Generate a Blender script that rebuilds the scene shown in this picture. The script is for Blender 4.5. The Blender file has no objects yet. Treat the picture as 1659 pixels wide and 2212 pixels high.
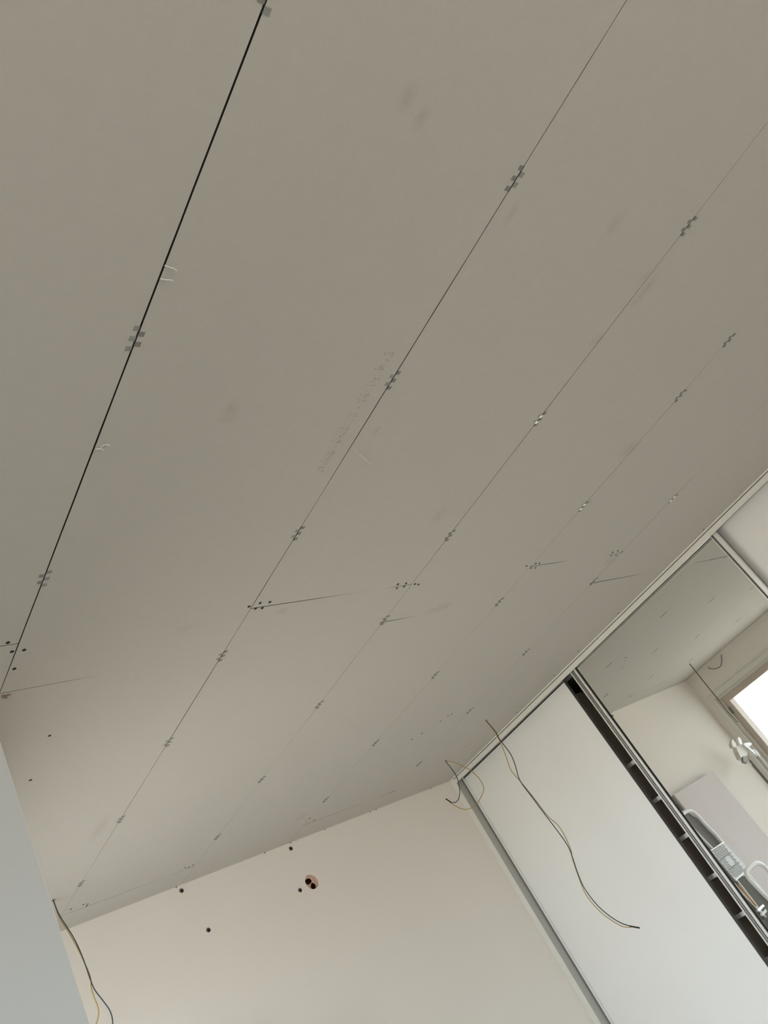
import bpy, bmesh, math, random
from mathutils import Vector, Matrix

random.seed(7)
scene = bpy.context.scene
COL = scene.collection

# ------------------------------------------------------------------ camera
HC = 2.501                      # ceiling height (m)
CAM = Vector((0.0, 0.0, 1.440)) # hand-held phone
RIGHT = Vector((0.73443, -0.47020, -0.48941))
DOWN = Vector((-0.04928, 0.68228, -0.72943))
FWD = Vector((0.67689, 0.55984, 0.47792))
FPX = 1830.6
CX, CY = 829.5, 1106.0
cd = bpy.data.cameras.new('camera'); cam = bpy.data.objects.new('camera', cd); COL.objects.link(cam)
m = Matrix.Identity(4)
for i in range(3):
    m[i][0] = RIGHT[i]; m[i][1] = -DOWN[i]; m[i][2] = -FWD[i]; m[i][3] = CAM[i]
cam.matrix_world = m
cd.sensor_fit = 'VERTICAL'; cd.sensor_height = 24.0; cd.lens = 24.0 * FPX / 2212.0
cd.clip_start = 0.02
scene.camera = cam

# ------------------------------------------------------------------ world / light / exposure
world = bpy.data.worlds.new('daylight'); scene.world = world; world.use_nodes = True
wn = world.node_tree.nodes; wl = world.node_tree.links; wn.clear()
wo = wn.new('ShaderNodeOutputWorld'); wb = wn.new('ShaderNodeBackground')
tc = wn.new('ShaderNodeTexCoord'); sx = wn.new('ShaderNodeSeparateXYZ'); mr = wn.new('ShaderNodeMapRange'); mx = wn.new('ShaderNodeMix')
mx.data_type = 'RGBA'
mr.inputs['From Min'].default_value = -0.06; mr.inputs['From Max'].default_value = 0.06
wl.new(tc.outputs['Generated'], sx.inputs[0]); wl.new(sx.outputs['Z'], mr.inputs['Value']); wl.new(mr.outputs[0], mx.inputs['Factor'])
mx.inputs['A'].default_value = (0.42, 0.40, 0.37, 1)      # ground, houses
mx.inputs['B'].default_value = (0.74, 0.875, 1.0, 1)       # overcast sky
wl.new(mx.outputs['Result'], wb.inputs['Color']); wb.inputs['Strength'].default_value = 6.0
wl.new(wb.outputs[0], wo.inputs['Surface'])
scene.view_settings.view_transform = 'Standard'; scene.view_settings.look = 'None'
scene.view_settings.exposure = 0.76; scene.view_settings.gamma = 1.0
scene.view_settings.use_curve_mapping = False
scene.cycles.diffuse_bounces = 8; scene.cycles.max_bounces = 16

# room measures (m)
YB = 3.765      # back wall
XW = 0.62       # window wall
YL = 1.795      # wall on the left, facing the camera
XH = 3.653      # wardrobe front
XR = 4.32       # wall behind the wardrobe
YR = -2.3       # wall behind the camera
XL = -1.9
WIN = (2.05, 3.665, 0.10, 2.255)     # window in the window wall: y0 y1 z0 z1
WIN2 = (-1.5, 1.6, 0.75, 2.25)       # window behind the camera: x0 x1 z0 z1

def portal(name, loc, rot, sx_, sy_):
    ld = bpy.data.lights.new(name, 'AREA'); ld.shape = 'RECTANGLE'; ld.size = sx_; ld.size_y = sy_
    ld.cycles.is_portal = True
    o = bpy.data.objects.new(name, ld); o.location = loc; o.rotation_euler = rot; COL.objects.link(o)
portal('window_daylight', (XW - .26, (WIN[0]+WIN[1])/2, (WIN[2]+WIN[3])/2), (0, -math.pi/2, 0), WIN[3]-WIN[2], WIN[1]-WIN[0])
portal('rear_daylight', ((WIN2[0]+WIN2[1])/2, YR - .26, (WIN2[2]+WIN2[3])/2), (math.pi/2, 0, 0), WIN2[1]-WIN2[0], WIN2[3]-WIN2[2])

# ------------------------------------------------------------------ measuring helpers (photo pixel -> room)
def ray(px, py):
    return (RIGHT*(px-CX) + DOWN*(py-CY) + FWD*FPX).normalized()
def on_plane(o, d, axis, val):
    return o + d*((val - o[axis])/d[axis])
def at_ceiling(px, py): return on_plane(CAM, ray(px, py), 2, HC)
def at_back(px, py): return on_plane(CAM, ray(px, py), 1, YB)
# mirror glass: leans a little
MP = Vector((3.685, 2.2, HC)); MN = Vector((-1, -0.010, -0.014)).normalized()
def mirror_x(y, z): return MP.x + (MN.y*(y-MP.y) + MN.z*(z-MP.z))/(-MN.x)
def in_mirror(px, py, axis, val):
    d = ray(px, py); o = CAM - 2*((CAM-MP).dot(MN))*MN; d = d - 2*d.dot(MN)*MN
    return on_plane(o, d, axis, val)

# ------------------------------------------------------------------ materials
def new_mat(name):
    m = bpy.data.materials.new(name); m.use_nodes = True
    return m, m.node_tree.nodes, m.node_tree.links, m.node_tree.nodes['Principled BSDF']
def mat(name, col, rough=0.6, metal=0.0, var=0.06, scale=12.0, bump=0.0, bscale=200.0, spec=0.3, trans=0.0):
    m, n, l, b = new_mat(name)
    g = n.new('ShaderNodeNewGeometry')
    t = n.new('ShaderNodeTexNoise'); t.inputs['Scale'].default_value = scale; t.inputs['Detail'].default_value = 4
    l.new(g.outputs['Position'], t.inputs['Vector'])
    r = n.new('ShaderNodeMix'); r.data_type = 'RGBA'
    r.inputs['A'].default_value = (*[c*(1-var) for c in col], 1); r.inputs['B'].default_value = (*[min(1, c*(1+var)) for c in col], 1)
    l.new(t.outputs['Fac'], r.inputs['Factor']); l.new(r.outputs['Result'], b.inputs['Base Color'])
    b.inputs['Roughness'].default_value = rough; b.inputs['Metallic'].default_value = metal
    b.inputs['Specular IOR Level'].default_value = spec
    if bump:
        t2 = n.new('ShaderNodeTexNoise'); t2.inputs['Scale'].default_value = bscale
        l.new(g.outputs['Position'], t2.inputs['Vector'])
        bp = n.new('ShaderNodeBump'); bp.inputs['Strength'].default_value = bump; bp.inputs['Distance'].default_value = 0.002
        l.new(t2.outputs['Fac'], bp.inputs['Height']); l.new(bp.outputs[0], b.inputs['Normal'])
    return m

def board_material():
    m, n, l, b = new_mat('grey_fibre_board')
    g = n.new('ShaderNodeNewGeometry')
    def noise(scale, detail=4):
        t = n.new('ShaderNodeTexNoise'); t.inputs['Scale'].default_value = scale; t.inputs['Detail'].default_value = detail
        l.new(g.outputs['Position'], t.inputs['Vector']); return t.outputs['Fac']
    def mix(fac, a, bcol, blend='MIX'):
        x = n.new('ShaderNodeMix'); x.data_type = 'RGBA'; x.blend_type = blend
        for sock, v in ((x.inputs['Factor'], fac), (x.inputs['A'], a), (x.inputs['B'], bcol)):
            if hasattr(v, 'links'): l.new(v, sock)
            else: sock.default_value = v if not isinstance(v, tuple) else (*v, 1)
        return x.outputs['Result']
    c = mix(noise(3.0), (0.500, 0.476, 0.440), (0.555, 0.529, 0.492))
    mr_ = n.new('ShaderNodeMapRange'); mr_.inputs['From Min'].default_value = .35; mr_.inputs['From Max'].default_value = .65
    l.new(noise(160, 2), mr_.inputs['Value'])
    c = mix(mr_.outputs[0], c, (0.545, 0.519, 0.483))
    c = mix(noise(38, 3), c, (0.505, 0.482, 0.446))
    # smudges from hands and tools: (x, y, half width x, half length y, strength)
    sm = [(880,210,.02,.03,.5),(910,256,.016,.028,.5),(500,884,.02,.025,.45),(493,905,.03,.015,.3),(1105,462,.015,.04,.35),
          (1328,483,.02,.05,.35),(1400,620,.022,.04,.5),(1375,650,.018,.03,.4),(1290,735,.03,.03,.35),(812,932,.012,.02,.5),
          (950,1112,.03,.05,.35),(1360,970,.05,.05,.45),(610,1320,.03,.02,.45),(1390,600,.02,.03,.35),(400,1357,.03,.02,.35),
          (650,1765,.05,.05,.4),(1010,1610,.05,.03,.4),(1320,1210,.05,.04,.4),(960,1310,.05,.03,.45),(935,1318,.04,.02,.4),(215,1790,.03,.12,.4),(1270,1085,.03,.03,.45)]
    for px, py, rx, ry, s in sm:
        p = at_ceiling(px, py)
        v = n.new('ShaderNodeVectorMath'); v.operation = 'SUBTRACT'; l.new(g.outputs['Position'], v.inputs[0]); v.inputs[1].default_value = p
        v2 = n.new('ShaderNodeVectorMath'); v2.operation = 'MULTIPLY'; l.new(v.outputs[0], v2.inputs[0]); v2.inputs[1].default_value = (1/rx, 1/ry, 0)
        v3 = n.new('ShaderNodeVectorMath'); v3.operation = 'LENGTH'; l.new(v2.outputs[0], v3.inputs[0])
        a = n.new('ShaderNodeMapRange'); a.inputs['From Min'].default_value = 1.0; a.inputs['From Max'].default_value = 0.2
        a.inputs['To Max'].default_value = s; l.new(v3.outputs['Value'], a.inputs['Value'])
        mu = n.new('ShaderNodeMath'); mu.operation = 'MULTIPLY'; l.new(a.outputs[0], mu.inputs[0]); l.new(noise(70, 3), mu.inputs[1])
        c = mix(mu.outputs[0], c, (0.29, 0.265, 0.23))
    l.new(c, b.inputs['Base Color']); b.inputs['Roughness'].default_value = 0.85; b.inputs['Specular IOR Level'].default_value = 0.2
    bp = n.new('ShaderNodeBump'); bp.inputs['Strength'].default_value = .15; bp.inputs['Distance'].default_value = 0.001
    l.new(noise(220, 2), bp.inputs['Height']); l.new(bp.outputs[0], b.inputs['Normal'])
    return m

M = {}
M['board'] = board_material()
M['board_cut'] = mat('joint_shade_board_edge', (0.06, 0.05, 0.04), .95)  # shade inside the joints, put into the colour of the cut edges
M['void'] = mat('dark_void', (0.02, 0.016, 0.012), .95)  # backing above the boards, coloured near black to keep the joints dark
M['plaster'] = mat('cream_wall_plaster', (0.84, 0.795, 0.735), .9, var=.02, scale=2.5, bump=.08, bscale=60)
M['plaster_cool_shade'] = mat('cool_shade_plaster', (0.635, 0.665, 0.675), .9, var=.02, scale=2.5, bump=.08, bscale=60)  # dimmer, cooler light on the left wall is put into this colour
M['floor'] = mat('wood_floor', (0.62, 0.54, 0.43), .6, var=.15, scale=5)
M['white'] = mat('white_laminate', (0.85, 0.84, 0.81), .45, var=.01, scale=2, spec=.35)
M['shaded_panel'] = mat('shaded_side_panel', (0.46, 0.45, 0.42), .6, var=.01)  # shade of the recess beside the door is put into this grey
M['offwhite'] = mat('offwhite_trim', (0.74, 0.73, 0.67), .5, var=.01)
M['alu'] = mat('brushed_aluminium', (0.62, 0.61, 0.58), .32, metal=1.0, var=.04, scale=30)
M['alu_dark'] = mat('grey_aluminium', (0.20, 0.19, 0.18), .5, metal=0.0, var=.04, scale=30)
M['alu_bright'] = mat('bright_aluminium', (0.86, 0.86, 0.84), .3, metal=.55, var=.03, scale=30)
M['inner'] = mat('brown_grey_carcass', (0.45, 0.40, 0.35), .8, var=.08)
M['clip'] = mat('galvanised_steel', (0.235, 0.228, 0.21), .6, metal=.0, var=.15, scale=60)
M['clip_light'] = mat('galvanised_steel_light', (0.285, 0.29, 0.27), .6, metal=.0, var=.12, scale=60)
M['clip_glint'] = mat('bent_steel_painted_glint', (0.92, 0.90, 0.84), .4, metal=.0, var=.05, scale=60)  # shine of the bent tabs, painted as a pale colour
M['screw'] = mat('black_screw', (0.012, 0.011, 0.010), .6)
M['ink'] = mat('faded_ink', (0.27, 0.25, 0.22), .9, var=.25, scale=300)
M['torn'] = mat('torn_brown_paper', (0.26, 0.20, 0.15), .9, var=.4, scale=150)
M['fibre'] = mat('white_fibre', (0.75, 0.72, 0.70), .8)
M['wire_dark'] = mat('blue_black_wire', (0.05, 0.065, 0.075), .45)
M['wire_yellow'] = mat('yellow_brown_wire', (0.45, 0.30, 0.09), .5)
M['tape'] = mat('black_tape', (0.02, 0.017, 0.018), .5)
M['plug'] = mat('grey_wall_plug', (0.16, 0.16, 0.17), .7)
M['brick'] = mat('broken_brick', (0.66, 0.46, 0.38), .95, var=.35, scale=90, bump=.6, bscale=150)
M['brick_dark'] = mat('brick_hollow', (0.16, 0.045, 0.03), .95, var=.35, scale=90)
M['pvc'] = mat('window_frame_paint', (0.66, 0.62, 0.57), .45, var=.03)
M['pvc_in'] = mat('window_sash_paint', (0.55, 0.48, 0.42), .5, var=.06)
M['panel'] = mat('pinkish_grey_board', (0.66, 0.60, 0.58), .6, var=.02)
M['panel_edge'] = mat('board_edge', (0.30, 0.27, 0.25), .7)
M['tread'] = mat('tread_plate', (0.62, 0.62, 0.615), .5, metal=.2, var=.25, scale=120)
M['olive'] = mat('olive_ladder_panel', (0.11, 0.105, 0.08), .6, metal=.0, var=.1)
M['copper'] = mat('copper_reflection', (0.55, 0.25, 0.10), .3, metal=.8)  # colours the streak that stands in for a reflection on the ladder panel
M['ladder_white'] = mat('white_ladder_tube', (0.93, 0.93, 0.92), .35, var=.02)
M['ladder_grey'] = mat('grey_ladder_sheet', (0.24, 0.225, 0.215), .7, var=.2, scale=25)
M['plastic'] = mat('white_plastic', (0.85, 0.85, 0.86), .4, var=.03)
M['label'] = mat('white_label', (0.88, 0.88, 0.86), .5)
def mirror_material():
    m, n, l, b = new_mat('mirror_glass')
    b.inputs['Base Color'].default_value = (0.90, 0.91, 0.885, 1); b.inputs['Metallic'].default_value = 1.0; b.inputs['Roughness'].default_value = 0.0
    return m
M['mirror'] = mirror_material()
def glass_material():
    m, n, l, b = new_mat('window_glass'); n.remove(b)
    t = n.new('ShaderNodeBsdfTransparent'); g = n.new('ShaderNodeBsdfGlossy'); g.inputs['Roughness'].default_value = 0.02
    x = n.new('ShaderNodeMixShader'); x.inputs[0].default_value = 0.06
    l.new(t.outputs[0], x.inputs[1]); l.new(g.outputs[0], x.inputs[2]); l.new(x.outputs[0], n['Material Output'].inputs['Surface'])
    return m
M['glass'] = glass_material()

# ------------------------------------------------------------------ mesh helpers
class MB:
    def __init__(s): s.v = []; s.f = []
    def add(s, vs, fs):
        o = len(s.v); s.v += [tuple(v) for v in vs]; s.f += [tuple(i+o for i in f) for f in fs]; return s
    def box(s, x0, x1, y0, y1, z0, z1):
        return s.hexa([(x0,y0,z0),(x1,y0,z0),(x1,y1,z0),(x0,y1,z0),(x0,y0,z1),(x1,y0,z1),(x1,y1,z1),(x0,y1,z1)])
    def hexa(s, p):
        return s.add(p, [(0,3,2,1),(4,5,6,7),(0,1,5,4),(1,2,6,5),(2,3,7,6),(3,0,4,7)])
    def prism(s, pts, d):          # polygon (list of 3-D points) pushed along vector d
        n = len(pts); a = [Vector(p) for p in pts]; b = [p + Vector(d) for p in a]
        return s.add(a+b, [tuple(range(n-1,-1,-1)), tuple(range(n,2*n))] + [(i,(i+1)%n,n+(i+1)%n,n+i) for i in range(n)])
    def disc(s, c, nrm, r, h, seg=16, r2=None):      # short cylinder
        c = Vector(c); nrm = Vector(nrm).normalized(); a = nrm.orthogonal().normalized(); b = nrm.cross(a); r2 = r if r2 is None else r2
        p = [c + (a*math.cos(t)+b*math.sin(t))*r for t in [2*math.pi*i/seg for i in range(seg)]]
        q = [c + nrm*h + (a*math.cos(t)+b*math.sin(t))*r2 for t in [2*math.pi*i/seg for i in range(seg)]]
        return s.add(p+q, [tuple(range(seg-1,-1,-1)), tuple(range(seg,2*seg))] + [(i,(i+1)%seg,seg+(i+1)%seg,seg+i) for i in range(seg)])
    def tube(s, pts, r, seg=8, ry=None, up=None, closed=False):
        pts = [Vector(p) for p in pts]; n = len(pts); rings = []
        ry = r if ry is None else ry; prev = None
        for i, p in enumerate(pts):
            t = (pts[min(i+1,n-1)] - pts[max(i-1,0)]).normalized()
            if up is not None: a = Vector(up) - t*Vector(up).dot(t)
            elif prev is None: a = t.orthogonal()
            else: a = prev - t*prev.dot(t)
            a.normalize(); prev = a; b = t.cross(a)
            rings.append([p + a*math.cos(2*math.pi*k/seg)*r + b*math.sin(2*math.pi*k/seg)*ry for k in range(seg)])
        vs = [v for r_ in rings for v in r_]
        fs = [(i*seg+k, i*seg+(k+1)%seg, (i+1)*seg+(k+1)%seg, (i+1)*seg+k) for i in range(n-1) for k in range(seg)]
        fs += [tuple(range(seg-1,-1,-1)), tuple(range((n-1)*seg, n*seg))]
        return s.add(vs, fs)
    def build(s, name, material, parent=None, smooth=False):
        me = bpy.data.meshes.new(name); me.from_pydata(s.v, [], s.f); me.update()
        bm = bmesh.new(); bm.from_mesh(me); bmesh.ops.recalc_face_normals(bm, faces=bm.faces); bm.to_mesh(me); bm.free()
        if smooth:
            for p in me.polygons: p.use_smooth = len(p.vertices) <= 4
        me.materials.append(material)
        o = bpy.data.objects.new(name, me); COL.objects.link(o)
        if parent is not None:
            o.parent = parent; o.matrix_parent_inverse = parent.matrix_world.inverted() if parent.type == 'MESH' else Matrix.Translation(-parent.location)
        return o
def empty(name, loc):
    o = bpy.data.objects.new(name, None); o.location = loc; o.empty_display_size = .05; COL.objects.link(o); return o
def tag(o, label, cat, group=None):
    o['label'] = label; o['category'] = cat
    if group: o['group'] = group
    return o
def struct(o, label=None):
    o['kind'] = 'structure'
    if label: o['label'] = label
    return o
def smooth_path(pts, sub=6):
    pts = [Vector(p) for p in pts]; out = []
    for i in range(len(pts)-1):
        p0 = pts[max(i-1,0)]; p1 = pts[i]; p2 = pts[i+1]; p3 = pts[min(i+2,len(pts)-1)]
        for k in range(sub):
            t = k/sub
            out.append(.5*((2*p1) + (p2-p0)*t + (2*p0-5*p1+4*p2-p3)*t*t + (3*p1-p0-3*p2+p3)*t**3))
    out.append(pts[-1]); return out

# ================================================================== ROOM SHELL
# floor
struct(MB().box(XL-.3, XR+.2, YR-.3, YB+.3, -.1, 0).build('floor', M['floor']), 'brown floor of the room')

# back wall with a real round hole
HOLE = at_back(674, 1904); HR = 0.0375
def back_wall():
    mb = MB(); x0, x1, z0, z1 = XW-.25, XR+.2, 0, HC+.05; s = .06; seg = 32
    cx, cz = HOLE.x, HOLE.z
    for y in (YB, ):
        def q(a, b, c, d): mb.add([(a,y,c),(b,y,c),(b,y,d),(a,y,d)], [(0,1,2,3)])
        q(x0, cx-s, z0, z1); q(cx+s, x1, z0, z1); q(cx-s, cx+s, z0, cz-s); q(cx-s, cx+s, cz+s, z1)
        ang = [2*math.pi*i/seg + math.pi/4 for i in range(seg)]
        def sq(a):
            c, sn = math.cos(a), math.sin(a); k = max(abs(c), abs(sn)); return (cx+s*c/k, y, cz+s*sn/k)
        inner = [(cx+HR*math.cos(a)*(1+.02*math.sin(5*a)), y, cz+HR*math.sin(a)*(1+.02*math.cos(3*a))) for a in ang]
        outer = [sq(a) for a in ang]
        mb.add(inner+outer, [(i,(i+1)%seg,seg+(i+1)%seg,seg+i) for i in range(seg)])
        deep = [(p[0], y+.012, p[2]) for p in inner]
        mb.add(inner+deep, [(i,(i+1)%seg,seg+(i+1)%seg,seg+i) for i in range(seg)])
    # rear skin and edges so that the wall is a solid slab
    yb = YB+.26
    mb.add([(x0,yb,z0),(x1,yb,z0),(x1,yb,z1),(x0,yb,z1)], [(0,1,2,3)])
    for a, b in (((x0,z0),(x1,z0)),((x1,z0),(x1,z1)),((x1,z1),(x0,z1)),((x0,z1),(x0,z0))):
        mb.add([(a[0],YB,a[1]),(b[0],YB,b[1]),(b[0],yb,b[1]),(a[0],yb,a[1])], [(0,1,2,3)])
    return mb
wall_back = struct(back_wall().build('wall_back', M['plaster']), 'cream plastered back wall with a round open socket hole')
def cavity():
    mb = MB(); seg = 28; rows = [(.012,1.0),(.03,1.03),(.055,1.0),(.07,.95)]
    vs = []
    for d, k in rows:
        for i in range(seg):
            a = 2*math.pi*i/seg; r = HR*k*(1+random.uniform(-.04,.04)); vs.append((HOLE.x+r*math.cos(a), YB+d, HOLE.z+r*math.sin(a)))
    fs = [(j*seg+i, j*seg+(i+1)%seg, (j+1)*seg+(i+1)%seg, (j+1)*seg+i) for j in range(len(rows)-1) for i in range(seg)]
    fs.append(tuple(range((len(rows)-1)*seg, len(rows)*seg)))
    return mb.add(vs, fs)
hole = cavity().build('socket_hole', M['brick_dark'], wall_back)
hole['label'] = 'round hole drilled in the wall with broken red brick inside'
# broken face of the hollow brick: pale web with two dark hollows left open
def web():
    mb = MB(); n = 34; R_ = HR*1.02; rnd = random.Random(3)
    H = [[rnd.uniform(0, .004) for _ in range(n+1)] for _ in range(n+1)]
    def P(i, j):
        u, v = 2*i/n-1, 2*j/n-1
        return (HOLE.x + R_*u, YB + .007 + H[i][j] + .008*max(0, -(u*.3+v*.9)), HOLE.z + R_*v)
    for i in range(n):
        for j in range(n):
            u, v = 2*(i+.5)/n-1, 2*(j+.5)/n-1
            if u*u+v*v > 1: continue
            if ((u+.36)/.50)**2 + ((v-.24)/.36)**2 < 1: continue
            if ((u-.06)/.34)**2 + ((v+.54)/.42)**2 < 1: continue
            mb.add([P(i,j),P(i+1,j),P(i+1,j+1),P(i,j+1)], [(0,1,2,3)])
    return mb
wb_ = web().build('brick_web', M['brick'], hole)
wb_['label'] = 'pale pink web of broken hollow brick'
for px, py in ((628,1833),(648,1923),(392,1924),(450,2009)):
    p = at_back(px, py)
    a = MB().disc((p.x, YB-.0012, p.z), (0,1,0), .0105, .004, 20).build('wall_plug', M['plug'], wall_back)
    MB().disc((p.x+.0015, YB-.0022, p.z-.002), (0,1,0), .0075, .003, 16).build('plug_bore', M['screw'], a)
# small chips of filler along the joint of wall and ceiling
for px, py, s in ((640,1811,.012),(626,1818,.006),(570,1840,.006),(700,1790,.005),(800,1757,.005),(928,1701,.005),(812,1750,.006),(380,1916,.006)):
    p = at_back(px, py)
    MB().prism([(p.x-s,YB-.004,HC-.0008),(p.x+s*.4,YB-.016*s/.012,HC-.0008),(p.x+s,YB-.003,HC-.0008),(p.x+s*.2,YB-.001,HC-.004)], (0,0,-.0015)).build('filler_chip', M['fibre'] if s>.01 else M['plug'], wall_back)

# window wall (runs from the left wall's corner to the back wall)
def window_wall():
    y0, y1, z0, z1 = WIN; x0, x1 = XW-.25, XW; t = HC+.05
    mb = MB()
    mb.box(x0,x1, YL, y0, 0, t); mb.box(x0,x1, y1, YB, 0, t); mb.box(x0,x1, y0, y1, 0, z0); mb.box(x0,x1, y0, y1, z1, t)
    return mb
struct(window_wall().build('wall_window', M['plaster']), 'pale plastered wall around the bright window')
win = struct(empty('window_1', (XW, (WIN[0]+WIN[1])/2, WIN[2])), 'window full of white daylight, brown-grey painted frame')
def frame(y0, y1, z0, z1, w, x0, x1):
    return MB().box(x0,x1,y0,y0+w,z0,z1).box(x0,x1,y1-w,y1,z0,z1).box(x0,x1,y0+w,y1-w,z0,z0+w).box(x0,x1,y0+w,y1-w,z1-w,z1)
frame(WIN[0]-.035, WIN[1]+.035, WIN[2]-.035, WIN[3]+.03, .042, XW+.001, XW+.014).build('casing', M['offwhite'], win)
frame(WIN[0]+.001, WIN[1]-.001, WIN[2]+.001, WIN[3]-.001, .035, XW-.06, XW-.004).build('window_frame', M['pvc'], win)
sash = frame(WIN[0]+.034, WIN[1]-.034, WIN[2]+.034, WIN[3]-.034, .055, XW-.11, XW-.025).build('sash', M['pvc_in'], win)
MB().box(XW-.08, XW-.074, WIN[0]+.085, WIN[1]-.085, WIN[2]+.085, WIN[3]-.085).build('pane', M['glass'], sash)
for z in (2.10, 1.25):
    MB().box(XW-.030, XW-.016, WIN[1]-.052, WIN[1]-.034, z-.03, z+.03).build('hinge', M['alu_dark'], sash)
# left wall, its end is the corner beside the window wall
struct(MB().box(XL-.25, XW-.001, YL-.0005, YL+.25, 0, HC+.05).build('wall_left', M['plaster_cool_shade']), 'plain wall, cool shade painted into its colour, ending in a sharp corner')
# unseen sides of the room
struct(MB().box(XR, XR+.2, YR-.25, YB-.001, 0, HC+.05).build('wall_right', M['plaster']), 'wall behind the wardrobe')
struct(MB().box(XL-.25, XL, YR-.25, YL-.001, 0, HC+.05).build('wall_side', M['plaster']), 'side wall behind the camera')
x0, x1, z0, z1 = WIN2
struct(MB().box(XL, x0, YR-.25, YR, 0, HC+.05).box(x1, XR, YR-.25, YR, 0, HC+.05).box(x0, x1, YR-.25, YR, 0, z0).box(x0, x1, YR-.25, YR, z1, HC+.05).build('wall_rear', M['plaster']), 'rear wall with a wide window')
w2 = struct(empty('window_2', ((x0+x1)/2, YR, z0)), 'wide window in the rear wall')
mb = MB()
for a, b, c, d in ((x0+.001,x0+.06,z0+.001,z1-.001),(x1-.06,x1-.001,z0+.001,z1-.001),(x0+.06,x1-.06,z0+.001,z0+.06),(x0+.06,x1-.06,z1-.06,z1-.001),((x0+x1)/2-.04,(x0+x1)/2+.04,z0+.06,z1-.06)):
    mb.box(a, b, YR-.12, YR-.05, c, d)
mb.build('window_frame', M['pvc'], w2)
for a, b in ((x0+.06,(x0+x1)/2-.04),((x0+x1)/2+.04,x1-.06)):
    MB().box(a+.0005, b-.0005, YR-.09, YR-.084, z0+.0605, z1-.0605).build('pane', M['glass'], w2)

# ================================================================== CEILING OF FIBRE BOARDS
ceiling = struct(MB().box(XL-.24, XR+.19, YR-.24, YB+.2, HC+.0125, HC+.04).build('ceiling', M['void']), 'ceiling of long grey fibre boards with open dark joints')
S0, PITCH = 0.650, 0.5998
def seam_x(k): return S0 + PITCH*k               # k = 0 is the widest joint, 4 the one by the wardrobe
GAP = {0: [(-9,3.48),(1.0,3.31),(1.6,2.55),(1.80,1.36),(9,1.19)],
       1: [(-9,1.20),(0.2,1.50),(.6,2.40),(.95,2.62),(1.15,1.05),(1.3,1.42),(1.55,2.03),(1.7,0.90),(1.78,1.65),(2.1,2.62),(2.3,1.20),(2.7,1.35),(3.2,0.68),(9,0.68)],
       2: [(-9,0.56),(0.1,0.74),(.35,1.36),(.7,2.05),(1.4,1.86),(1.7,0.93),(2.3,1.12),(2.6,0.62),(9,0.93)],
       3: [(-9,0.25),(.55,0.35),(.7,1.10),(1.1,1.60),(1.3,1.10),(1.9,0.55),(2.4,1.00),(2.9,0.65),(9,0.80)],
       4: [(-9,0.36),(1.1,0.45),(1.25,2.16),(1.45,1.44),(1.7,1.08),(2.0,0.72),(2.4,0.99),(2.8,0.63),(9,0.63)]}
def gap(k, y):
    t = GAP.get(k)
    if not t: return .0012
    for (a, ga), (b, gb) in zip(t, t[1:]):
        if a <= y <= b: return (ga + (gb-ga)*(y-a)/(b-a))*.001
    return .001
JOIN_A = [-2.33, -0.367, 1.600, 3.567]           # cross joints, alternate rows
JOIN_B = [-2.16, -0.177, 1.795]
CROSS = {(1,0): (2.7,.64), (3,0): (2.8,.42), (0,1): (1.7,.40), (2,1): (3.0,.22), (4,1): (3.6,.68), (-1,0): (4.0,.3), (1,2): (2.0,.9), (3,2): (2.0,.9)}
rows = [(-5,-4),(-4,-3),(-3,-2),(-2,-1),(-1,0),(0,1),(1,2),(2,3),(3,4),(4,5),(5,6)]
for ka, kb in rows:
    xa = seam_x(ka) if ka > -5 else XL-.2
    xb = min(seam_x(kb), XR+.15)
    typ = 0 if ka % 2 else 1                      # odd row index -> A joints
    cuts = JOIN_A if typ == 0 else JOIN_B
    ys = [YR-.2] + [c for c in cuts if c > YR] + [YB+.15]
    for j in range(len(ys)-1):
        ya, yb = ys[j], ys[j+1]
        def crossgap(yc, x):
            key = None
            if abs(yc-1.600) < .01 and typ == 0: key = (ka, 0)
            elif abs(yc-1.795) < .01 and typ == 1: key = (ka, 1)
            elif abs(yc-3.567) < .01: key = (ka, 2)
            g0, ln = CROSS.get(key, (1.0, .5))
            t = (x-xa)/(xb-xa)
            w = g0*max(0, 1-(t/ln)**3.5)
            if typ == 0 and t > .86: w = max(w, 2.0)
            return max(.04, w)*.001
        pts = []
        N = max(4, int((yb-ya)/.06))
        wob = lambda a: a*random.uniform(-1, 1)
        for i in range(N+1):                      # left edge upwards
            y = ya + (yb-ya)*i/N; g = gap(ka, y); pts.append((xa + g/2 + wob(min(.00022, g*.18)), y))
        NX = 10
        for i in range(1, NX):
            x = xa + (xb-xa)*i/NX; g = crossgap(yb, x) if j < len(ys)-2 else 0; pts.append((x, yb - g/2 + wob(min(.0003, g*.2))))
        for i in range(N+1):
            y = yb - (yb-ya)*i/N; g = gap(kb, y); pts.append((xb - g/2 + wob(min(.00022, g*.18)), y))
        for i in range(1, NX):
            x = xb - (xb-xa)*i/NX; g = crossgap(ya, x) if j > 0 else 0; pts.append((x, ya + g/2 + wob(min(.0003, g*.2))))
        # board ends at the corners follow the cross gap
        fixed = []
        for x, y in pts:
            if y >= yb-1e-6 and j < len(ys)-2: y = yb - crossgap(yb, x)/2
            if y <= ya+1e-6 and j > 0: y = ya + crossgap(ya, x)/2
            fixed.append((x, y, HC + 0.0))
        bo = MB().prism(fixed, (0,0,.0124)).build('ceiling_board', M['board'], ceiling)
        bo.data.materials.append(M['board_cut'])
        for pl in bo.data.polygons:
            if abs(pl.normal.z) < .5: pl.material_index = 1

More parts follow.
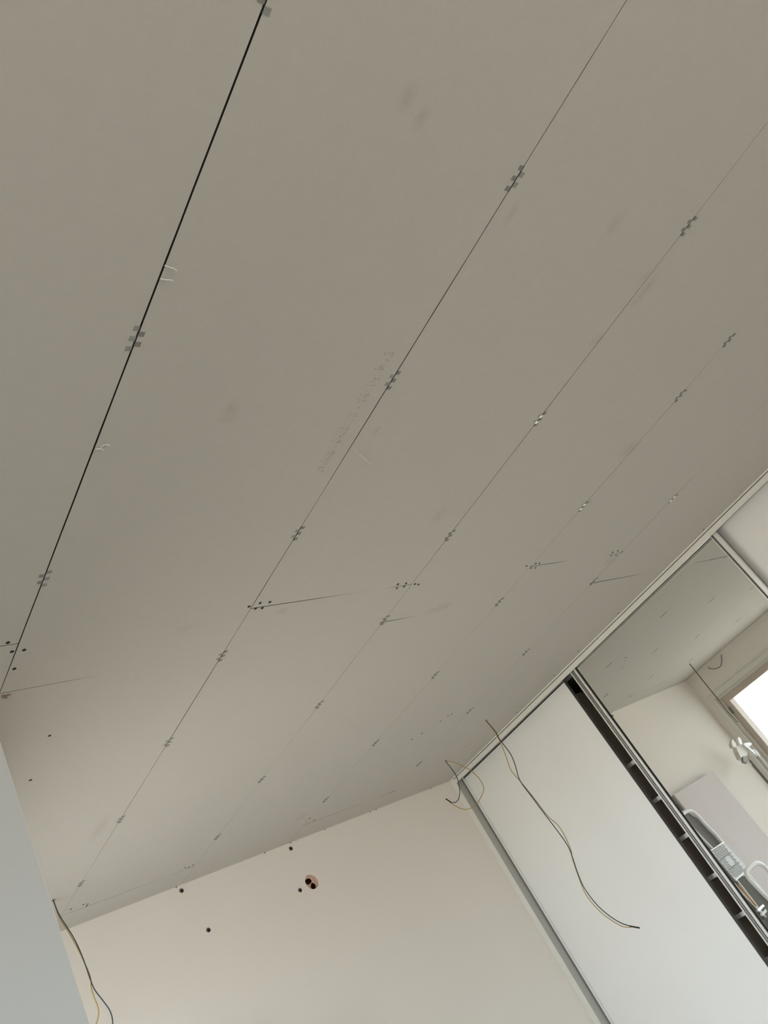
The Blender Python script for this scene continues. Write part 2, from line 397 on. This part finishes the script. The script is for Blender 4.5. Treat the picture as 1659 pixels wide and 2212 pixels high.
# screws
SCREWS = [(17,1388),(26,1407.5),(52,1404),(31,1444.5),(107,1589),(66,1685),
          (538,1310),(562,1302.5),(583,1300.5),(552,1314.5),(566.5,1313.5),
          (859.5,1262),(857.5,1270.5),(877,1260),(873,1267),(896.5,1261.5),(904,1262.5),
          (1137.5,1222.5),(1157,1217),(1165,1217),(1147,1227),(1156.5,1226.5),
          (1323.5,1193),(1334.5,1190),(1320,1200.5),(1344,1192),(1331,1200),
          (951.5,1558),(976,1542.5),(912,1584),(968,1546),(890,1597),
          (400,1874),(408,1873),(417,1868.5),(153,1964),(180,1954),(189,1953),(187,1957),
          (679,1772),(846,1711),(851,1709),(669,1768),
          (1520,1143.5),(1335,1325),(1250,1406.5),(1196.5,1458.5),(1116.5,1538)]
for i, (px, py) in enumerate(SCREWS):
    p = at_ceiling(px, py); r = .0046 if i < 5 or i >= 43 else .0046
    MB().disc((p.x, p.y, HC-.0006), (0,0,1), r, .003, 14).build('screw', M['screw'], ceiling)

# faded dot-matrix print along the second widest joint (illegible in the photograph)
mb = MB(); y = .738
while y < 1.092:
    if random.random() < .82:
        for rr, row in enumerate((1.2085, 1.2015, 1.1945, 1.1875)):
            dens = (.95,.75,.35,.25)[rr]
            for k in range(3):
                if random.random() < dens*.62:
                    x = row + random.uniform(-.0022,.0022); yy = y + random.uniform(-.002,.002)
                    a = random.uniform(.0005,.0012); b = random.uniform(.0008,.0026)
                    mb.add([(x-a,yy-b,HC-.00018),(x+a,yy-b*.5,HC-.00018),(x+a*.8,yy+b,HC-.00018),(x-a*.8,yy+b*.5,HC-.00018)], [(3,2,1,0)])
    y += random.choice((.0062,.0062,.0062,.011))
st = mb.build('printed_stamp', M['ink'], ceiling); st['kind'] = 'stuff'

# torn paper fibres hanging out of the joints
FIB = [[(355,572),(364,575),(372,576),(379,580)],[(345,601),(357,602),(364,601),(371,601)],[(205,969),(216,967),(222,969)],[(216,966),(226,958),(236,959)],
       [(764,968),(775,979),(784,986),(798,999)],[(778,979),(786,990),(800,1000)],[(225,962),(233,961)]]
for i, pl in enumerate(FIB):
    pts = [at_ceiling(*p) for p in pl]
    pts = [Vector((p.x, p.y, HC-.0012-.0016*k)) for k, p in enumerate(pts)]
    MB().tube(smooth_path(pts, 4), .0005 if i >= 4 else .0011, 5).build('paper_fibre', M['fibre'], ceiling, True)

p = at_ceiling(9, 1503)
MB().prism([(p.x-.008,p.y-.006,HC-.0004),(p.x+.016,p.y-.003,HC-.0004),(p.x+.006,p.y+.004,HC-.0004),(p.x+.010,p.y+.013,HC-.0004),(p.x-.004,p.y+.006,HC-.0004)], (0,0,-.0015)).build('torn_corner', M['torn'], ceiling)
# ---- toothed joint clips
def clip_meshes(first):
    out = []
    for i in range(5):
        s = first if i % 2 == 0 else -first
        out.append((s, (i-2)*.0104))
    return out
ORD = ['first','second','third','fourth','fifth','sixth','seventh','eighth']
SEAMWORD = {4:'first', 3:'second', 2:'third', 1:'fourth', 0:'fifth'}
CLIPS = {0: [(578,-18),(293,732),(98,1250),(7,1502)],
         1: [(1116,387),(852,822),(647,1152),(476,1418),(358,1605),(255,1772),(173,1910)],
         2: [(1490,490),(1166,905),(970,1157),(830,1340),(688,1523),(563,1685),(470,1808)],
         3: [(1574,735),(1472,855),(1259,1094),(1077,1301),(938,1459),(809,1606),(703,1728)],
         4: [(1453,1077),(1277,1257),(1132,1410),(1008,1538),(905,1650)]}
FIRST = {(0,1):-1,(1,0):-1}
BENT = {(2,1),(3,2),(4,0)}
for k, lst in CLIPS.items():
    for i, (px, py) in enumerate(lst):
        p = at_ceiling(px, py); y = p.y; x = seam_x(k)
        torn = (k, i) == (0, 3)
        if torn:
            continue
        root = empty('board_clip', (x, y, HC))
        n_back = len(lst) - i - (1 if k == 0 else 0)
        if k == 0: n_back = 3 - i
        state = 'with bent bright tabs' if (k, i) in BENT else 'with flat tabs'
        if (k, i) == (3, 0): state = 'smeared with filler'
        tag(root, 'toothed steel clip %s, %s from back wall on %s joint from wardrobe' % (state, ORD[n_back-1], SEAMWORD[k]), 'clip', 'clips joining the ceiling boards')
        MB().box(x-.0011, x+.0011, y-.026, y+.026, HC-.0004, HC+.006).build('spine', M['screw'], root)
        first = FIRST.get((k, i), 1)
        ln = .0105
        for s, dy in clip_meshes(first):
            w = .0105 if random.random() > .1 else .009
            a = x + s*.0012; b = x + s*(.0012+w)
            bent = (k, i) in BENT and s < 0
            if (k, i) == (3, 0) and random.random() < .5: continue
            hl = .0046
            if bent:
                # tab torn open: black plate paints the shade behind, glint-coloured strip curls down
                MB().prism([(x-.0105,y+dy-hl,HC-.0005),(x-.001,y+dy-hl,HC-.0005),(x-.001,y+dy+hl,HC-.0005),(x-.0105,y+dy+hl,HC-.0005)], (0,0,.002)).build('slot', M['screw'], root)
                MB().hexa([(x-.0015,y+dy-hl,HC-.0045),(x-.0085,y+dy-hl,HC-.0015),(x-.0085,y+dy+hl,HC-.0015),(x-.0015,y+dy+hl,HC-.0045),
                           (x-.0015,y+dy-hl,HC-.0038),(x-.0085,y+dy-hl,HC-.0008),(x-.0085,y+dy+hl,HC-.0008),(x-.0015,y+dy+hl,HC-.0038)]).build('bent_tab', M['clip_glint'], root)
            else:
                lo, hi = min(a, b), max(a, b)
                t0, t1 = random.uniform(.0004,.0011), random.uniform(.0004,.0011)
                MB().hexa([(lo,y+dy-hl,HC-t0),(hi,y+dy-hl,HC-t1),(hi,y+dy+hl,HC-t1),(lo,y+dy+hl,HC-t0),(lo,y+dy-hl,HC+.001),(hi,y+dy-hl,HC+.001),(hi,y+dy+hl,HC+.001),(lo,y+dy+hl,HC+.001)]
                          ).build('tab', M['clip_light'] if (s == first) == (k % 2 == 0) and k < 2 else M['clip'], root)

# ================================================================== WARDROBE
WY0 = -1.2                                       # far end, out of the picture
ward = tag(empty('wardrobe', (3.9, 1.3, 0)), 'built-in wardrobe with white and mirrored sliding doors and aluminium rails', 'wardrobe')
YS = 3.726
# header: thin ceiling trim, black strip painting the gap's shade, rail face, rail lips
MB().box(XH-.004, XH+.010, WY0, YB-.0005, HC-.0078, HC-.0003).build('ceiling_trim', M['offwhite'], ward)
MB().box(XH+.004, XH+.16, WY0, YS, HC-.0115, HC-.0079).build('gap_shade_strip', M['screw'], ward)
MB().box(XH, XH+.005, WY0, YS-.0005, 2.464, HC-.0115).build('header_rail', M['offwhite'], ward)
MB().box(XH+.012, XH+.018, WY0, YS-.0005, 2.470, HC-.0115).build('track_lip', M['alu'], ward)
MB().box(XH+.090, XH+.096, WY0, YS-.0005, 2.466, HC-.0115).build('track_lip', M['alu'], ward)
# filler strip and side return next to the back wall
MB().box(XH-.002, XH+.004, YS, YB-.0005, 0, HC-.008).build('filler_strip', M['offwhite'], ward)
MB().box(XH+.0045, XR-.001, YS+.0005, YS+.016, 0, HC-.0118).build('side_panel', M['shaded_panel'], ward)
MB().box(XH+.02, XR-.001, WY0-.018, WY0-.0005, 0, HC-.0118).build('side_panel', M['offwhite'], ward)
MB().box(XR-.012, XR-.002, WY0, YS, 0, HC-.0118).build('back_panel', M['inner'], ward)
MB().box(XH+.02, XR-.013, WY0, YS, .0005, .03).build('bottom_panel', M['inner'], ward)
# shelf tower behind the open gap
MB().box(3.79, XR-.013, 2.7365, 2.7545, .031, 2.40).build('divider', M['inner'], ward)
MB().box(3.79, XR-.013, 2.20, 2.218, .031, 2.40).build('divider', M['inner'], ward)
for z in (1.951, 1.748, 1.543, 1.337, 1.145, .944, .74, .54, .34):
    sh = MB().box(3.792, XR-.013, 2.2185, 2.736, z-.009, z+.009).build('shelf', M['inner'], ward)
    MB().box(3.788, 3.7915, 2.2185, 2.732, z-.010, z+.010).build('front_edging', M['white'], sh)
    MB().tube([(3.81,2.70,z-.014),(3.81,2.725,z-.014)], .004, 8).build('shelf_pin', M['alu'], sh)

def slab(ytl, ytr, ybl, ybr, z0, z1, xf, xb):    # leaf between two leaning edges; xf/xb give x from (y,z)
    c = [(ytr,z1),(ytl,z1),(ybl,z0),(ybr,z0)]
    f = [(xf(y,z),y,z) for y,z in c]; b = [(xb(y,z),y,z) for y,z in c]
    return MB().hexa([f[3],f[2],b[2],b[3],f[0],f[1],b[1],b[0]])
ZT, ZB = 2.484, .035
def edge(ytop, lean, z): return ytop + lean*(ZT - z)
def strip(y_top, lean, w, z0, z1, x0, x1):       # upright profile; spans y..y+w, leaning
    return slab(edge(y_top,lean,z1)+w, edge(y_top,lean,z1), edge(y_top,lean,z0)+w, edge(y_top,lean,z0), z0, z1, x0, x1)
# left white door (slightly open)
xp = lambda d: (lambda y, z: 3.722 + d)
door = slab(3.712, 2.7005, 3.712, 2.7005, ZB, ZT, xp(0), xp(.010)).build('sliding_door', M['white'], ward)
door['label'] = 'plain white sliding door leaf, pushed ajar'
strip(3.7145, 0, .0105, ZB, ZT, xp(-.0165), xp(-.001)).build('edge_profile', M['alu_dark'], door)
strip(3.7125, 0, .0018, ZB, ZT, xp(-.0175), xp(-.001)).build('edge_bead', M['alu_bright'], door)
strip(2.6980, 0, .0022, ZB, ZT, xp(-.002), xp(.0205)).build('edge_profile', M['alu_dark'], door)
MB().box(3.7125, 3.7210, 2.70, 3.712, 2.4735, 2.4775).build('top_bead', M['alu_bright'], door)
MB().box(3.7145, 3.7210, 2.70, 3.712, 2.4685, 2.473).build('top_gasket', M['screw'], door)
# mirrored door
xm = lambda d: (lambda y, z: mirror_x(y, z) + d)
ml, mrr = 0.0097, 0.0058
mdoor = slab(2.5585, 1.533, edge(2.5585,ml,ZB), edge(1.533,mrr,ZB), ZB, ZT, xm(0), xm(.006)).build('sliding_door', M['mirror'], ward)
mdoor['label'] = 'mirrored sliding door leaf reflecting the window and a ladder'
slab(2.5955, 1.500, edge(2.5955,ml,ZB), edge(1.500,mrr,ZB), ZB, ZT, xm(.0065), xm(.02)).build('backing', M['alu_dark'], mdoor)
strip(2.5890, ml, .0070, ZB, ZT, xm(-.012), xm(.006)).build('edge_bead', M['alu_bright'], mdoor)
strip(2.5725, ml, .0160, ZB, ZT, xm(-.002), xm(.006)).build('edge_profile', M['alu_dark'], mdoor)
strip(2.5790, ml, .0035, ZB, ZT, xm(-.008), xm(-.0021)).build('edge_rib', M['alu'], mdoor)
strip(2.5575, ml, .0120, ZB, ZT, xm(-.012), xm(-.0005)).build('edge_grip', M['alu_bright'], mdoor)
strip(2.5540, ml, .0030, ZB, ZT, xm(-.006), xm(-.0005)).build('edge_gasket', M['screw'], mdoor)
strip(1.5290, mrr, .004, ZB, ZT, xm(-.010), xm(.006)).build('edge_bead', M['alu_bright'], mdoor)
strip(1.5190, mrr, .0095, ZB, ZT, xm(-.001), xm(.006)).build('edge_profile', M['alu_dark'], mdoor)
strip(1.5000, mrr, .0185, ZB, ZT, xm(-.010), xm(.006)).build('edge_grip', M['alu_bright'], mdoor)
slab(2.5535, 1.536, 2.5535, 1.536, 2.4735, 2.4775, xm(-.006), xm(-.0005)).build('top_bead', M['alu_bright'], mdoor)
# right white door, on the rear track
rdoor = MB().box(3.735, 3.745, .45, 1.60, ZB, ZT).build('sliding_door', M['white'], ward)
rdoor['label'] = 'plain white sliding door leaf partly behind the mirrored one'
MB().box(3.728, 3.750, 1.6005, 1.603, ZB, ZT).build('edge_profile', M['alu_dark'], rdoor)
odoor = MB().box(3.702, 3.712, WY0+.01, .52, ZB, ZT).build('sliding_door', M['white'], ward)

# ================================================================== CABLES
def hang(anchor_px, path):
    """points of a wire in the upright plane through its ceiling hole that faces the room's middle"""
    a = at_ceiling(*anchor_px); n = Vector((a.x, a.y, 0)).normalized(); out = []
    for px, py in path:
        d = ray(px, py); t = (a-CAM).dot(n)/d.dot(n); out.append(CAM + d*t)
    return out
def cable(name, label, anchor, dark, yellow, tape, r=.0023):
    a = at_ceiling(*anchor); root = tag(empty(name, a), label, 'cable', 'loose cables hanging from the ceiling')
    d = hang(anchor, dark); d[0].z = min(HC-.0005, d[0].z)
    MB().tube(smooth_path([Vector((a.x,a.y,HC+.004))]+d, 5), r, 8).build('dark_wire', M['wire_dark'], root, True)
    y = hang(anchor, yellow)
    y = [p + Vector((.003,.004,0)) for p in y]
    MB().tube(smooth_path([Vector((a.x+.003,a.y+.004,HC+.004))]+y, 5), r*.9, 8).build('yellow_wire', M['wire_yellow'], root, True)
    if tape:
        MB().tube(hang(anchor, tape), r*1.5, 8).build('taped_end', M['tape'], root, True)
    MB().disc((a.x, a.y, HC-.0007), (0,0,1), .0075, .002, 10).build('cable_hole', M['plug'], root)
cable('hanging_cable', 'long twisted dark and yellow cable hanging before the white wardrobe door', (1050,1556),
      [(1051,1558),(1060,1568),(1072.6,1583.6),(1080,1598),(1102,1627.6),(1113,1653),(1123,1685.6),(1150,1723),(1183,1767),(1208,1800),(1227,1828),(1237,1853),(1247,1883),(1262,1918),(1289,1954),(1318.6,1980),(1348,1996.5),(1382,2004.6)],
      [(1051,1558),(1060,1569),(1070,1583),(1078,1597),(1091,1627.6),(1102,1659),(1113,1675),(1123,1686),(1153,1723),(1183,1761.6),(1206.6,1783.6),(1223,1811),(1234,1837),(1237,1855),(1250.7,1895.6),(1267,1934),(1296.6,1969),(1326,1991),(1348,2002),(1366,2002)],
      [(1360,2000.5),(1382,2004.6)])
cable('hanging_cable', 'short looped dark and yellow cable by the wardrobe and back wall corner', (963,1643),
      [(963,1644),(966,1648.7),(975.4,1660.5),(984,1673),(989.8,1687.5),(992.7,1704),(993,1715),(990.6,1725.5),(985.6,1732),(978.8,1734),(973.8,1732.7),(968,1729)],
      [(966,1644),(978,1646),(995,1652),(1012.6,1661),(1024,1670),(1036,1682.5),(1044,1697.6),(1044.6,1708),(1040,1719),(1034.5,1729),(1026,1740),(1016,1746),(1004,1748),(990.6,1744),(976,1736),(971,1731)],
      [(974,1733),(963,1725.5)])
cable('hanging_cable', 'dark and yellow cable hanging in front of the back wall by the window', (115.5,1944),
      [(116,1947),(124,1968),(134,1986.6),(156.7,2021.7),(173,2054.7),(185.6,2087.7),(193.8,2112),(204,2137),(222.7,2162),(237,2182.5),(243,2203),(242,2222),(236,2245),(228,2262)],
      [(115.6,1948),(128,1984.6),(144,2009),(165,2046),(181,2079),(194,2110),(196,2133),(202,2153.7),(210,2174),(212,2191),(206,2214),(196,2232),(206,2252),(224,2262)],
      None)
# bare loop out of the window wall, seen in the mirror
lp = [in_mirror(px, py, 0, XW+.03) for px, py in ((1554,1414.5),(1559,1429),(1555.5,1440),(1543,1445),(1532,1443.5),(1523,1439))]
lp = [Vector((XW-.004, lp[0].y, min(HC-.02, lp[0].z)))] + lp[1:-1] + [Vector((XW-.004, lp[-1].y, min(HC-.03, lp[-1].z)))]
o = MB().tube(smooth_path(lp, 6), .0028, 8).build('wire_loop', M['wire_dark'], None, True)
tag(o, 'dark wire loop sticking out of the wall above the window', 'cable')

# ================================================================== THINGS REFLECTED IN THE MIRROR
# leaning board against the back wall
tl = in_mirror(1455,1716,1,YB-.05); tr = in_mirror(1539,1666,1,YB-.05)
x0, x1, zt = tr.x, tl.x, (tl.z+tr.z)/2
lean = .06
def board_pts(off): return [(x0, YB-.035-off, zt), (x1, YB-.035-off, zt), (x1, YB-.035-lean-off, .002), (x0, YB-.035-lean-off, .002)]
lb = empty('leaning_board', ((x0+x1)/2, YB-.2, 0)); tag(lb, 'wide pinkish-grey board leaning against the back wall behind the ladder', 'board')
MB().prism(board_pts(.018), (0,.016,.0)).build('board_face', M['panel'], lb)
MB().prism(board_pts(.0), (0,.012,.0)).build('board_backing', M['panel_edge'], lb)

# folded step ladder
YA = 3.605
def LP(px, py, y=YA): return in_mirror(px, py, 1, y)
lad = empty('step_ladder', (LP(1560,1850).x, YA, 0)); tag(lad, 'tall folded step ladder with white bow handle and ribbed metal tread', 'ladder')
def down(p, z=.002): return Vector((p.x, p.y, z))
pR = [LP(1476,1757),LP(1482,1753),LP(1489,1752),LP(1497,1754.5),LP(1507,1763),LP(1524,1782),LP(1545,1803)]
bot = pR[-1] + (pR[-1]-pR[-2]).normalized()*1.0; bot = Vector((pR[-1].x-.10, YA, .02))
MB().tube(smooth_path([LP(1468,1768)]+pR, 5)+[bot], .015, 10, ry=.013).build('bow_handle', M['ladder_white'], lad, True)
pL = [LP(1468,1768),LP(1478,1768),LP(1487,1778),LP(1510,1803),LP(1538,1832)]
MB().tube(smooth_path(pL, 4)+[Vector((pL[-1].x-.03, YA, .02))], .007, 10).build('rear_tube', M['ladder_white'], lad, True)
a, b = LP(1483,1765, YA+.02), LP(1507,1770, YA+.02); c, d = LP(1562,1826, YA+.02), LP(1522,1848, YA+.02)
MB().prism([LP(1478,1762,YA+.02),LP(1490,1757,YA+.02),LP(1506,1768,YA+.02),LP(1562,1822,YA+.02),LP(1536,1840,YA+.02),LP(1510,1840,YA+.02)], (0,.006,0)).build('rear_sheet', M['ladder_grey'], lad)
T = [LP(1533,1839),LP(1560,1821),LP(1607,1872),LP(1604,1888),LP(1586,1904)]
off = Vector((0,-.014,0))
tp = MB().prism([p+off for p in T], (0,.008,0)).build('tread', M['tread'], lad)
# raised ribs of the tread, one small bar each
ex = (T[1]-T[0]); ez = (T[4]-T[0])
for i in range(9):
    for j in range(16):
        u = .06+.88*(i+.5*(j%2))/9.5; v = .03+.94*j/16
        if .36 < v < .66 and .38 < u < .68: continue
        c0 = T[0] + ex*u + ez*v + Vector((0,-.0142,0))
        d1 = (ex.normalized()*.5+ez.normalized()*.86)*.0055; d2 = Vector((d1.z,0,-d1.x)).normalized()*.0014
        MB().prism([c0-d1-d2, c0+d1-d2, c0+d1+d2, c0-d1+d2], (0,-.0016,0)).build('tread_rib', M['ladder_grey'], tp)
for s, e in ((.34,.34),(.67,.67)):
    c0 = T[0]+ez*s+Vector((0,-.0142,0)); c1 = c0+ex
    MB().prism([c0, c1, c1+ez*.012, c0+ez*.012], (0,-.0008,0)).build('tread_groove', M['ladder_grey'], tp)
MB().tube([T[0]+off, T[1]+off], .004, 8).build('tread_edge', M['alu_bright'], tp)
MB().tube([T[4]+off, T[3]+off], .004, 8).build('tread_edge', M['alu_bright'], tp)
# lower panel, rod added to paint a copper-toned reflection, and latch
OL = [LP(1588,1908),LP(1606,1888),LP(1611,1880)]
MB().prism([LP(1588,1909),LP(1604,1892),LP(1614,1893),LP(1675,1960),LP(1675,2010),LP(1650,1975)], (0,.01,0)).build('lower_panel', M['olive'], lad)
MB().tube([LP(1594,1911,YA-.014), LP(1634,1957,YA-.014)], .004, 8).build('reflection_streak', M['copper'], lad)
MB().prism([LP(1636,1964,YA-.02),LP(1648,1953,YA-.02),LP(1652,1957,YA-.02),LP(1640,1969,YA-.02)], (0,.012,0)).build('latch', M['alu_bright'], lad)
MB().prism([LP(1644,1974,YA-.02),LP(1654,1963,YA-.02),LP(1657,1969,YA-.02),LP(1649,1978,YA-.02)], (0,.012,0)).build('latch_plate', M['label'], lad)
MB().tube([LP(1572,1894,YA-.004), LP(1600,1925,YA-.004), LP(1640,1967,YA-.004), LP(1675,2003,YA-.004)], .006, 8).build('side_tube', M['ladder_white'], lad, True)
for x in (LP(1640,1967).x, LP(1675,2003).x-.2):
    MB().box(x-.018, x+.018, YA-.03, YA+.03, .002, .9).build('stile', M['ladder_grey'], lad)

# second, lower ladder with a closed loop on top
YC = 3.36
def QP(px, py): return in_mirror(px, py, 1, YC)
stp = empty('step_stool', (QP(1640,1880).x, YC, 0)); tag(stp, 'lower step stool with a rounded white tube loop in front of the ladder', 'ladder')
loop = [QP(1685,1968),QP(1659,1941),QP(1640,1922),QP(1622,1903),QP(1613.5,1892),QP(1612.5,1883),QP(1618,1876),QP(1626,1869),QP(1634,1865),QP(1644,1867),QP(1655,1876),QP(1672,1894),QP(1700,1925)]
MB().tube([Vector((loop[0].x-.02,YC,.02))]+smooth_path(loop, 5)+[Vector((loop[-1].x-.05,YC,.02))], .0105, 10, ry=.016, up=(0,1,0)).build('tube_loop', M['ladder_white'], stp, True)
MB().tube([QP(1616,1888)+Vector((0,.02,0)), QP(1690,1966)+Vector((0,.02,0))], .012, 8).build('inner_tube', M['ladder_grey'], stp, True)
MB().tube([QP(1627,1880)+Vector((0,.06,0)), QP(1690,1942)+Vector((0,.06,0))], .006, 8).build('rear_tube', M['ladder_white'], stp, True)
zz = .35
MB().box(loop[-1].x-.04, loop[0].x+.02, YC-.02, YC+.10, zz, zz+.02).build('step_board', M['tread'], stp)
MB().box(loop[-1].x-.04, loop[0].x+.02, YC-.02, YC+.10, .66, .68).build('step_board', M['tread'], stp)

# folded drying rack standing in the window corner
YD = 3.60
def DP(px, py, y=YD): return in_mirror(px, py, 1, y)
rack = empty('drying_rack', (DP(1640,1650).x, YD, 0)); tag(rack, 'folded white drying rack standing upright in the corner beside the window', 'drying rack')
for i, (px, py, r, mt) in enumerate(((1617,1622,.0085,'plastic'),(1623,1621,.0065,'alu'),(1628,1622,.010,'plastic'),(1613,1634,.007,'alu'),(1625,1652,.006,'ladder_grey'),(1620,1643,.008,'clip'))):
    p = DP(px, py, YD-.012*i); q = Vector((p.x-.02-.004*i, p.y-.02, .002))
    MB().tube([p, p+(q-p)*.5, q], r, 8).build('rail', M[mt], rack, True)
def lump(name, pts, mt, dy=.02, y=YD-.03):
    v = [DP(px, py, y) for px, py in pts]; MB().prism(v, (0,dy,0)).build(name, M[mt], rack)
lump('end_cap', [(1594,1593),(1597,1592),(1601,1597),(1604,1607),(1599,1608),(1596,1602)], 'plastic')
lump('joint', [(1606,1606),(1616,1604),(1625,1605),(1622,1611),(1610,1611)], 'plastic')
lump('joint', [(1609,1611),(1617,1612),(1624,1619),(1632,1620),(1639,1628),(1643,1635),(1636,1632),(1628,1627),(1618,1617)], 'plastic', .03)
lump('foot', [(1580,1604),(1582,1596),(1590,1605),(1591,1614),(1583,1613)], 'pvc', .03)
lump('bracket', [(1590,1612),(1604,1608),(1616,1620),(1613,1640),(1600,1636),(1594,1624)], 'pvc', .04, YD-.01)
lump('knob', [(1605,1634),(1612,1632),(1617,1640),(1614,1648),(1606,1645)], 'clip_light', .02, YD-.05)
